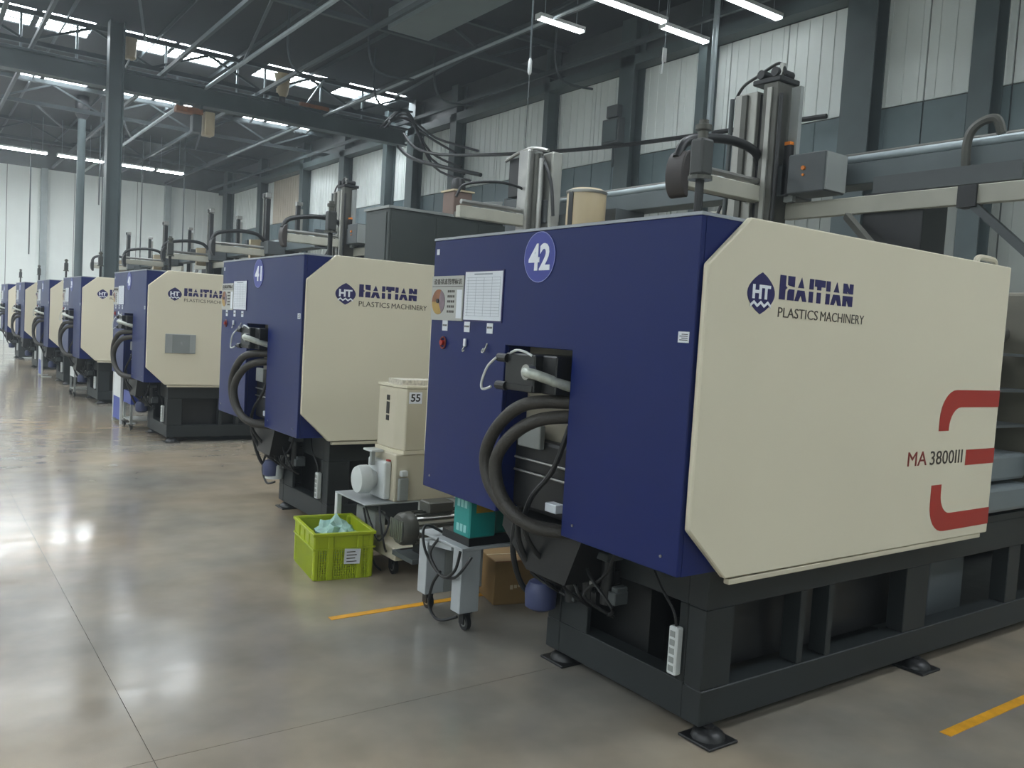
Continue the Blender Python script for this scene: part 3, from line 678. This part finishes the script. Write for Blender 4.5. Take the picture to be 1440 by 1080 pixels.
# ================================================================ TAKE-OUT ROBOTS
def make_robot(kind, y, v, label):
    R = empty('takeout_robot', (5.48, y+v, 2.0)); tag(R, label, 'robot', 'robots above the machines')
    # all local: x toward the wall, z from 2.0
    pv = .93 - v                                    # middle of the machine, seen from the arm
    MB().box(.1, .42, pv+.1, pv+.55, 0.002, .72).build('pedestal', BLACK, R, bevel=.01)
    lo = -1.1 - v; hi = 2.55 - v
    MB().box(.3, .56, lo, hi, .84, 1.0).build('traverse_beam', mat('beam_grey', '5d6668', .5), R, bevel=.006)
    MB().box(.12, .5, pv-.5, pv+.5, .72, .84).build('mounting_plate', DGREY, R)
    MB().cyl((.33, lo, 1.03), (.33, hi, 1.03), .032, 10).build('guide_rail', TRUSSL, R, smooth=True)
    MB().cyl((.50, lo, 1.09), (.50, hi, 1.09), .032, 10).build('guide_rail', DALU, R, smooth=True)
    MB().box(.26, .54, lo, lo+.05, .82, 1.14).build('end_plate', DGREY, R)
    MB().box(.26, .54, hi-.05, hi, .82, 1.14).build('end_plate', DGREY, R)
    MB().box(.06, .12, lo, min(hi, .0)-.18 if kind != 'narrow' else hi-.6, .58, .70).build('lower_beam', BEIGE, R, bevel=.004)
    bx = .72 - v
    MB().bar((.09, bx, .60), (.09, bx-.55, .10), .05, .05).build('brace', DGREY, R)
    MB().box(.04, .14, bx-.06, bx+.06, .56, .70).build('brace_bracket', BLACK, R)
    MB().bar((.02, 1.55-v, .56), (-.35, .9-v, .08), .045, .045).build('stay_bar', DALU, R)
    # carriage with kick arm toward the aisle
    MB().box(-.06, .28, -.26, .2, .74, .98).build('carriage', DGREY, R, bevel=.008)
    MB().box(-.98, .3, -.09, .0, .70, .82).build('kick_arm', BEIGE, R, bevel=.006)
    MB().cyl((-.95, -.045, .86), (.2, -.045, .86), .025, 8).build('kick_rail', STEEL, R, smooth=True)
    MB().cyl((-.95, .06, .74), (.2, .06, .74), .03, 8).build('kick_rail', DALU, R, smooth=True)
    if kind != 'drum': MB().prism([(-.955, .62), (-.955, .95)] + [(-.96 + .075*math.cos(math.radians(a)), .785 + .165*math.sin(math.radians(a))) for a in range(95, 270, 12)], on_side(.05), 0, .17).build('arm_cap', mat('cap_dark', '2e2724', .5) if kind == 'wide' else BLACK, R, bevel=.012)
    MB().tube([(-1.0, -.03, .90), (-.93, -.03, 1.02), (-.75, -.03, 1.08), (-.45, -.03, 1.12), (-.18, -.03, 1.09), (-.05, -.03, .98)], .035 if kind != 'drum' else .014, 10, 6).build('cable_hoop', BLACK, R, smooth=True)
    if kind == 'wide':
        # vertical arm: two wide profiles with dark channels and belt head
        MB().box(-.12, .10, .02, .24, .38, 1.56).build('arm_profile', ALU, R, bevel=.006)
        MB().box(-.08, .06, -.04, .02, .36, 1.54).build('arm_channel', BLACK, R)
        MB().box(-.13, .08, -.18, -.04, .34, 1.60).build('arm_profile', DALU, R, bevel=.006)
        MB().box(-.145, -.13, -.13, -.09, .34, 1.56).build('belt', ALU, R)
        MB().box(-.145, -.12, .10, .15, .38, 1.54).build('belt', DALU, R)
        MB().cyl((-.12, .265, .55), (-.12, .265, 1.54), .018, 8).build('air_line', DGREY, R, smooth=True)
        MB().cyl((-.12, -.205, .36), (-.12, -.205, 1.5), .016, 8).build('air_line', BLACK, R, smooth=True)
        hd = MB().box(-.14, .1, -.2, .06, 1.60, 1.64).build('belt_head', BLACK, R, bevel=.006)
        for b in (-.15, -.02): MB().cyl((-.15, b, 1.67), (.05, b, 1.67), .035, 12).build('pulley', BLACK, hd, smooth=True)
        MB().tube([(-.1, .25, 1.54), (-.1, .18, 1.63), (-.1, .05, 1.68), (-.1, -.15, 1.74), (-.1, -.22, 1.64)], .012, 6, 5).build('loose_wire', BLACK, hd, smooth=True)
        MB().cyl((-.1, -.17, 1.64), (-.1, -.185, 1.73), .022, 8).build('sensor', STEEL, hd)
        MB().box(-.02, .02, -.30, -.22, .7, 1.56).build('scale_plate', GREYBOX, R)
        MB().box(-.06, .0, -.28, -.22, .75, 1.12).build('cable_guide', BLACK, R)
        MB().box(-.065, -.0, -.275, -.225, 1.12, 1.145).build('orange_clip', AMBER, R)
        MB().tube([(-.15, -.1, .4), (-.22, .1, .42), (-.3, .2, .5), (-.2, .28, .58), (-.12, .31, .7)], .014, 6, 5).build('air_hose', BLACK, R, smooth=True)
        for q in range(5): MB().box(-.2+.03*q, -.18+.03*q, -.2, .25, .3+.02*q, .34+.02*q).build('gripper_bar', DALU, R)
        bxo = MB().box(-.1, .16, -.62, -.30, .74, 1.03).build('control_box', DGREY, R, bevel=.008)
        MB().box(-.09, .15, -.632, -.62, .75, 1.02).build('box_side', GREYBOX, bxo)
        MB().cyl((-.1, -.44, .92), (-.115, -.44, .92), .016, 10).build('amber_button', AMBER, bxo)
        MB().cyl((-.1, -.44, .87), (-.11, -.44, .87), .01, 8).build('amber_button', AMBER, bxo)
        tb = MB().tube([(.28, -1.45, .72), (.24, -1.45, 1.0), (.24, -1.5, 1.12), (.24, -1.62, 1.15), (.26, -1.66, 1.05)], .03, 8, 5).build('rail_hose', DALU, R, smooth=True)
    elif kind == 'drum':
        MB().box(-.2, .0, -.12, .06, .30, 1.5).build('arm_profile', STEEL, R, bevel=.02)
        MB().box(-.02, .12, -.3, -.12, .30, 1.48).build('arm_profile', ALU, R, bevel=.02)
        MB().cyl((-.08, -.14, .3), (-.08, -.14, 1.46), .05, 10).build('air_cylinder', DALU, R, smooth=True)
        MB().cyl((-.1, -.22, .3), (-.1, -.22, 1.4), .03, 10).build('air_cylinder', STEEL, R, smooth=True)
        MB().box(-.12, .1, .08, .36, .34, 1.02).build('control_box', DGREY, R, bevel=.008)
        MB().box(-.12, .1, .08, .34, 1.04, 1.46).build('cable_box', BLACK, R, bevel=.008)
        MB().tube([(-.15, .36, 1.44), (-.15, .1, 1.5), (-.12, -.1, 1.52), (-.1, -.32, 1.47)], .02, 8, 5).build('top_frame', STEEL, R, smooth=True)
        MB().tube([(-.08, -.2, 1.42), (-.08, -.3, 1.28), (-.06, -.36, 1.1), (-.05, -.4, .8)], .018, 8, 5).build('air_hose', BLACK, R, smooth=True)
    else:
        MB().box(-.05, .03, -.09, -.02, .34, 1.76).build('arm_profile', BLACK, R, bevel=.004)
        MB().box(-.05, .03, .04, .11, .34, 1.80).build('arm_profile', DALU, R, bevel=.004)
        MB().box(-.06, .04, -.1, .12, 1.78, 1.87).build('belt_head', STEEL, R, bevel=.006)
        MB().cyl((-.08, .01, 1.82), (-.05, .01, 1.82), .04, 10).build('pulley', BLACK, R)
        MB().box(.56, .63, -.04, .05, .6, 1.72).build('second_arm', BLACK, R, bevel=.004)
        MB().box(.63, .68, -.04, .05, .6, 1.66).build('second_arm', ALU, R, bevel=.004)
        MB().box(.55, .67, -.05, .06, 1.72, 1.79).build('second_head', STEEL, R, bevel=.006)
        MB().prism([(-.25, .62), (-.05, .62), (-.02, 1.02), (-.25, 1.0)], on_side(.22), 0, .1).build('side_plate', TAN, R, bevel=.004)
    return R
make_robot('wide', 2.1, 2.3, 'tall twin-rail gripper robot above machine 42 with a grey control box')
make_robot('drum', 5.8, 1.6, 'silver column robot above machine 41 beside the tan drum')
make_robot('wide', 10.61, 1.6, 'tall twin-rail gripper robot above the machine with the blank display')
rn = make_robot('narrow', 15.13, .6, 'narrow black-armed robot above the fourth machine along the row')
for y, v, w_ in ((18.8, .5, 'fifth'), (23.0, .3, 'sixth'), (27.0, .75, 'seventh')):
    make_robot('narrow', y, v, 'narrow black-armed robot above the %s machine along the row' % w_)
# tan drum hopper on machine 41
r = empty('material_drum', (5.33, 6.36, 2.0)); tag(r, 'tan material drum standing on machine 41 beside the silver robot', 'hopper')
MB().lathe([(.10, 0), (.10, .02), (.06, .03), (.06, .3), (.18, .5)], (0, 0, 0), seg=20).build('drum_stem', DGREY, r, smooth=True)
MB().lathe([(.18, .5), (.19, .52), (.19, .95), (.185, .97), (.15, .99), (.02, 1.0)], (0, 0, 0), seg=24).build('drum_body', mat('drum_tan', 'bfae8c', .4, var=.1), r, smooth=True)
MB().box(-.195, -.183, -.03, .03, .52, .95).build('sight_strip', BLACK, r)
MB().lathe([(.195, .94), (.2, .95), (.2, .965), (.19, .97)], (0, 0, 0), seg=24).build('drum_rim', STEEL, r, smooth=True)

# ================================================================ FLOOR ITEMS
def caster(parent, x, y, h=.1, r=.035, name='caster'):
    c = MB().cyl((x-.012, y, r), (x+.012, y, r), r, 16).build(name, BLACK, parent, smooth=True)
    MB().cyl((x-.0135, y, r), (x+.0135, y, r), r*.55, 14).build('wheel_hub', STEEL, c)
    f = MB().box(x-.022, x-.016, y-.014, y+.03, r*.8, h-.008); f.box(x+.016, x+.022, y-.014, y+.03, r*.8, h-.008); f.box(x-.03, x+.03, y-.02, y+.04, h-.008, h)
    f.build('caster_fork', BLACK, c)
    return c
# --- granulator 55
G = empty('granulator', (2.6, 4.85, 0)); tag(G, 'cream granulator marked 55 with a finned motor, on casters', 'granulator')
f6 = lambda a, b, d: (a, b, d)
hop = [(.06, 0), (.45, 0), (.45, .34), (.03, .34), (.03, .1)]
up = MB().prism(hop, f6, .775, 1.185).build('feed_hopper', CREAMD, G, bevel=.006)
MB().prism([(-.008+a*1.02, -.006+b*1.03) for a, b in hop], f6, 1.185, 1.2).build('hopper_rim', CREAM, up)
MB().prism([(-.012+a*1.03, -.008+b*1.03) for a, b in hop], f6, .752, .775).build('hopper_flange', CREAM, up)
MB().prism([(.05, .05), (.40, .05), (.40, .3), (.3, .2), (.05, .25)], f6, 1.2, 1.235).build('plastic_scrap', mat('scrap_pale', 'bdb8aa', .6, var=.3, scale=60, bump=.6), up)
MB().box(.32, .42, .06, .2, 1.2, 1.3).build('scoop', GREYBOX, up, bevel=.01)
tk = MB().prism([(.075, 1.085), (.17, 1.085), (.17, 1.16), (.075, 1.16)], on_side(0), 0, .002).build('number_sticker', WHITE, up)
text('numerals', '55', tk, BLACK, 'side', (.087, -.002, 1.098), .07, .05, bold=.02)
lp = MB()
for z0, z1 in ((1.09, 1.125), (1.0, 1.08), (.955, .99)): lp.box(.027, .03, .18, .22, z0, z1)
lp.build('warning_label', BLACK, up)
MB().box(0, .47, 0, .36, .44, .752).build('cutter_body', CREAMD, G, bevel=.008)
MB().box(-.05, -.0, .05, .3, .45, .70).build('cutter_door', WHTE, G, bevel=.012)
MB().lathe([(.02, -.18), (.085, -.175), (.095, -.15), (.095, -.1), (.06, -.06), (.04, 0)], (0, .2, .565), axis='x', seg=22).build('flywheel_cover', WHTE, G, smooth=True)
MB().box(-.09, -.06, .17, .2, .66, .755).build('door_latch', GREYBOX, G, bevel=.004)
MB().box(-.09, -.0, .17, .3, .745, .76).build('latch_bar', WHTE, G, bevel=.004)
MB().box(-.02, .0, .06, .1, .68, .71).build('red_latch_knob', RED, G, bevel=.004)
MB().box(.02, .09, -.03, .0, .45, .6).build('cable_inlet', GREYBOX, G, bevel=.006)
MB().box(.03, .08, -.035, -.0, .61, .65).build('cable_inlet', WHTE, G, bevel=.006)
tb = MB().box(-.2, .5, .0, .47, .43, .44).build('table_plate', LEGG, G, bevel=.002)
MB().box(-.2, -.165, .43, .47, .0, .43).build('table_leg', WHTE, G, bevel=.003)
MB().box(.44, .48, .41, .45, .0, .43).build('table_leg', WHTE, G, bevel=.003)
MB().box(.44, .48, .0, .04, .0, .43).build('table_leg', WHTE, G, bevel=.003)
MB().box(-.08, .46, -.2, .4, .11, .19).build('base_pan', CREAMD, G, bevel=.006)
MB().box(-.06, .2, -.24, -.2, .16, .19).build('red_drawer', REDT, G, bevel=.004)
MB().box(-.08, .0, .1, .38, .2, .36).build('cable_box', GREYBOX, G, bevel=.006)
mo = MB().cyl((-.1, -.36, .36), (.34, -.36, .36), .092, 24).build('motor', STEEL, G, smooth=True)
fn = MB()
for k in range(18):
    a = 2*math.pi*k/18; c, s_ = math.cos(a), math.sin(a)
    fn.bar((-.06, -.36+.098*c, .36+.098*s_), (.30, -.36+.098*c, .36+.098*s_), .006, .012)
fn.build('cooling_fin', DALU, mo)
MB().lathe([(.03, -.16), (.085, -.155), (.1, -.13), (.102, -.07), (.095, -.06)], (0, -.36, .36), axis='x', seg=24).build('fan_cowl', DALU, mo, smooth=True)
gr = MB()
for k in range(7): gr.box(-.168, -.16, -.43+.023*k, -.42+.023*k, .30, .42)
gr.build('fan_grille', STEEL, mo)
MB().box(.02, .2, -.42, -.3, .45, .52).build('terminal_box', DALU, mo, bevel=.008)
MB().box(.0, .3, -.44, -.28, .19, .27).build('motor_foot', BLACK, G)
MB().box(.16, .23, -.46, -.45, .3, .37).build('motor_nameplate', WHTE, mo)
MB().box(-.1, .44, -.46, -.2, .16, .19).build('motor_shelf', DGREY, G)
for x, y in ((-.03, -.1), (-.03, .37), (.4, -.1), (.4, .37)): caster(G, x, y, .11, .045)
for k, pts in enumerate(([(-.10, .2, .38), (-.13, .05, .3), (-.13, -.08, .22), (-.08, -.1, .34), (-.1, .02, .4)], [(-.1, .0, .42), (-.14, -.1, .34), (-.13, -.15, .2), (-.06, -.05, .13)], [(-.09, .25, .36), (-.11, .12, .22), (-.12, .0, .06), (-.1, -.06, .02)])):
    MB().tube(pts, .007, 6, 6).build('cable', BLACK, G, smooth=True)
# --- grey stand on casters
T = empty('caster_stand', (2.38, 3.66, 0)); tag(T, 'grey sheet-metal stand on black casters at the corner of machine 42', 'stand')
for x, y, z1 in ((0, 0, .435), (0, .36, .40), (.26, .36, .435)):
    MB().box(x, x+.12, y, y+.09, .10, z1).build('leg', LEGG, T, bevel=.003)
MB().box(.12, .26, .36, .37, .10, .4).build('side_panel', GREYBOX, T)
MB().box(-.005, .40, -.005, .45, .435, .45).build('top_plate', LEGG, T, bevel=.002)
MB().bar((.02, .12, .425), (.02, .35, .40), .03, .03).build('cross_bar', LEGG, T)
caster(T, .06, .03, .1, .042); caster(T, .06, .42, .1, .042); caster(T, .32, .4, .1, .042)
MB().tube([(.1, .3, .44), (-.03, .34, .5), (-.05, .3, .38), (-.03, .18, .28), (-.02, .06, .28), (-.03, -.04, .34), (.02, -.06, .42)], .008, 8, 6).build('cable', BLACK, T, smooth=True)
MB().tube([(-.0, .24, .45), (-.04, .26, .36), (-.03, .14, .27), (-.03, .02, .33), (-.02, -.01, .44)], .008, 8, 6).build('cable', BLACK, T, smooth=True)
MB().tube([(-.03, .16, .29), (-.04, .22, .2), (-.04, .24, .08), (-.03, .15, .03), (.02, .05, .07)], .008, 8, 6).build('cable', BLACK, T, smooth=True)
B = empty('teal_motor_box', (2.42, 3.67, .45)); tag(B, 'teal enamelled box standing on the grey caster stand', 'box')
MB().box(0, .17, .0, .16, .045, .27).build('box_body', TEAL, B, bevel=.008)
MB().box(.01, .28, .01, .28, .0, .045).build('foot_plate', BLACK, B)
MB().box(.17, .3, .02, .15, .05, .22).build('end_bell', mat('teal_dark', '1a6f66', .4), B, bevel=.02)
for z in (.07, .2):
    w_ = MB()
    for k in range(3): w_.prism([(.03+.035*k, z), (.055+.035*k, z), (.055+.035*k, z+.04), (.03+.035*k, z+.04)], on_end(0), 0, .001)
    w_.build('print_marks', mat('pale_teal_print', '8fc9c6', .5, var=0), B)
MB().prism([(.04, .18), (.15, .18), (.16, .225), (.04, .225)], on_side(0), 0, .002).build('amber_plate', mat('amber_plate', 'a8862a', .5), B)
# --- cardboard carton
K = empty('cardboard_box', (2.80, 3.95, 0), rz=-.25); tag(K, 'brown cardboard carton on the floor under machine 42', 'box')
MB().box(0, .42, 0, .3, 0, .26).build('carton_body', CARD, K, bevel=.004)
MB().box(.0, .42, .145, .155, .26, .262).build('tape', TAN, K)
MB().box(.002, .418, -.002, 0, .255, .26).build('flap_edge', BROWN, K)
pm = MB()
for k in range(9): pm.prism([(.1+.025*k, .09+.006*(k % 3)), (.118+.025*k, .09+.006*(k % 3)), (.118+.025*k, .115), (.1+.025*k, .115)], on_side(0), 0, .001)
pm.build('print_marks', TAN, K)
# --- lime crate
C = empty('plastic_crate', (2.047, 4.80, 0), rz=math.radians(-8)); tag(C, 'lime green perforated plastic crate on the floor beside the granulator', 'crate')
W_, D_, H_ = .375, .50, .295
MB().box(.012, W_-.012, .012, D_-.012, .0, .012).build('crate_floor', LIME, C)
def lattice(a, b, y, axis, nv):
    mb = MB()
    def bx(p, q, z0, z1, t0=.0, t1=.01):
        if axis == 'x': mb.box(p, q, y+t0, y+t1, z0, z1)
        else: mb.box(y+t0, y+t1, p, q, z0, z1)
    for k in range(nv+1):
        x = a + (b-a)*k/nv; bx(max(a, x-.004), min(b, x+.004), .0, .20)
    for k in range(13): bx(a, b, .016*k, .016*k+.007, .002, .008)
    bx(a, b, .195, .275, .001, .009)
    return mb
for ax, y, a, b, n in (('x', 0, .02, W_-.02, 22), ('x', D_-.01, .02, W_-.02, 22), ('y', 0, .02, D_-.02, 28), ('y', W_-.01, .02, D_-.02, 28)):
    o = lattice(a, b, y, ax, n).build('lattice_side', LIME, C); o['kind'] = 'stuff'
for x, y in ((0, 0), (W_-.03, 0), (0, D_-.03), (W_-.03, D_-.03)): MB().box(x-.002, x+.032, y-.002, y+.032, 0, .285).build('corner_post', LIME, C, bevel=.008)
for x in (.085, .27): MB().box(x, x+.035, -.008, .012, 0, .275).build('rib', LIME, C, bevel=.004)
for y in (.12, .24, .36): MB().box(-.006, .012, y, y+.02, .195, .275).build('rib', LIME, C, bevel=.003)
rim = MB().box(-.012, W_+.012, -.012, .012, .275, H_).box(-.012, W_+.012, D_-.012, D_+.012, .275, H_).box(-.012, .012, .012, D_-.012, .275, H_).box(W_-.012, W_+.012, .012, D_-.012, .275, H_)
rim.build('rim', LIME, C, bevel=.003)
bd = MB().box(-.009, W_+.009, -.009, .0, .19, .2).box(-.009, .0, 0, D_, .19, .2); bd.build('band', LIME, C)
lb = MB().prism([(.185, .1), (.285, .095), (.29, .188), (.187, .195)], on_side(-.012), 0, .002).build('paper_label', PAPER, C)
lm = MB()
for k in range(4): lm.prism([(.2, .11+.02*k), (.265-.01*(k % 2), .11+.02*k), (.265-.01*(k % 2), .116+.02*k), (.2, .116+.02*k)], on_side(-.014), 0, .0006)
lm.build('label_marks', DKTXT, lb)
bag = bpy.data.meshes.new('plastic_bag'); bm = bmesh.new()
bmesh.ops.create_icosphere(bm, subdivisions=3, radius=.12)
for v in bm.verts:
    n = v.co.normalized(); k = 1 + .25*math.sin(7*n.x+2)*math.cos(6*n.y) + .16*math.sin(13*n.z+5*n.x)
    v.co = V((n.x*.13*k, n.y*.15*k, n.z*.09*k + .05*max(0, n.z)*(1-abs(n.x))))
bm.to_mesh(bag); bm.free(); bag.materials.append(BAG)
bo = link('plastic_bag', bag, None, (2.27, 5.0, .2)); tag(bo, 'crumpled pale blue-green plastic bag lying in the lime crate', 'bag')
b2 = bo.copy(); COL.objects.link(b2); b2.location = (2.24, 5.04, .085); b2.scale = (.6, .6, .5); b2.rotation_euler = (.3, .2, 2.0); b2['label'] = 'second plastic bag sunk deep in the lime crate'
# --- floor tape
for x0, x1, y in ((1.876, 2.9, 4.15), (3.61, 7.5, 1.725)):
    t = MB().box(x0, x1, y-.024, y+.024, .0, .0025).build('floor_tape', YEL)
    tag(t, 'yellow floor line beside the grey stand' if y > 3 else 'yellow floor line running along machine 42', 'floor line')
# --- things standing under the far machines
def board(y, lab):
    P = empty('panel_rack', (2.42, y, 0)); tag(P, lab, 'rack')
    for a in (0, .5): MB().box(0, .03, a, a+.03, 0, .70).build('upright', WHTE, P)
    MB().box(.008, .022, .03, .5, .36, .69).build('white_sheet', WHTE, P)
    MB().box(.008, .022, .03, .5, .05, .36).build('blue_sheet', BLUEBIN, P)
    MB().box(0, .2, -.02, .0, 0, .02).build('foot', WHTE, P); MB().box(0, .2, .53, .55, 0, .02).build('foot', WHTE, P)
board(12.5, 'white-framed rack with white and blue sheets under the third machine')
board(20.75, 'white-framed rack standing between two far machines of the row')
def cart(y, lab, top):
    P = empty('parts_cart', (2.42, y, 0)); tag(P, lab, 'cart')
    tr = MB().box(0, .4, 0, .45, .34, .36).box(0, .4, 0, .012, .36, .5).box(0, .4, .438, .45, .36, .5).box(0, .012, .012, .438, .36, .5).box(.388, .4, .012, .438, .36, .5)
    tr.build('tray', top, P)
    for x, yy in ((0, 0), (.37, 0), (0, .42), (.37, .42)): MB().box(x, x+.03, yy, yy+.03, .08, .34).build('leg', GREYBOX, P); caster(P, x+.015, yy+.015, .08, .032)
    MB().box(0, .4, 0, .45, .12, .135).build('shelf', GREYBOX, P)
    MB().lathe([(.12, 0), (.14, .05), (.13, .2), (.05, .24)], (.2, .2, .36), seg=16).build('pump_body', DGREY if top is BLUEBIN else WHTE, P, smooth=True)
cart(11.85, 'small cart with a blue tray under the third machine', BLUEBIN)
cart(16.4, 'small cart with a white pump under the fourth machine', WHTE)
# --- dark cabinet between machines with a loader on top
Q = empty('steel_cabinet', (4.45, 8.75, 0)); tag(Q, 'tall dark steel cabinet standing behind machine 41', 'cabinet')
MB().box(0, 2.4, 0, .6, .08, 2.9).build('cabinet_body', mat('cabinet_dark', '3a403e', .5), Q, bevel=.008)
MB().box(-.02, 2.42, -.02, .62, 2.9, 2.93).build('cabinet_top', GREYBOX, Q)
MB().box(.04, 2.36, .04, .56, 0, .08).build('plinth', BLACK, Q)
for k in range(4):
    d = MB().box(.03+.59*k, .60+.59*k, -.012, 0, .12, 2.86).build('cabinet_door', mat('cabinet_dark', '3a403e', .5), Q, bevel=.003)
    MB().box(.53+.59*k, .55+.59*k, -.03, -.012, 1.2, 1.4).build('door_handle', STEEL, d)
for z0 in (2.4,): MB().box(-.012, 0, .05, .55, .12, 2.86).build('end_panel', mat('cabinet_dark', '3a403e', .5), Q, bevel=.003)
P = empty('vacuum_loader', (5.35, 8.85, 2.93)); tag(P, 'brown vacuum loader with a domed motor on the dark cabinet', 'loader')
MB().box(0, .26, 0, .26, 0, .30).build('loader_body', mat('loader_brown', '6e5a50', .55, var=.2), P, bevel=.008)
MB().box(-.02, .28, -.02, .28, .30, .32).build('loader_lid', TAN, P)
MB().lathe([(.09, .32), (.09, .42), (.07, .47), (.02, .49)], (.13, .13, 0), seg=18).build('domed_motor', BLACK, P, smooth=True)
MB().prism([(.34, 0), (.62, 0), (.7, .26), (.42, .22)], on_side(0), 0, .03).build('tilted_plate', GREYBOX, P, bevel=.004)
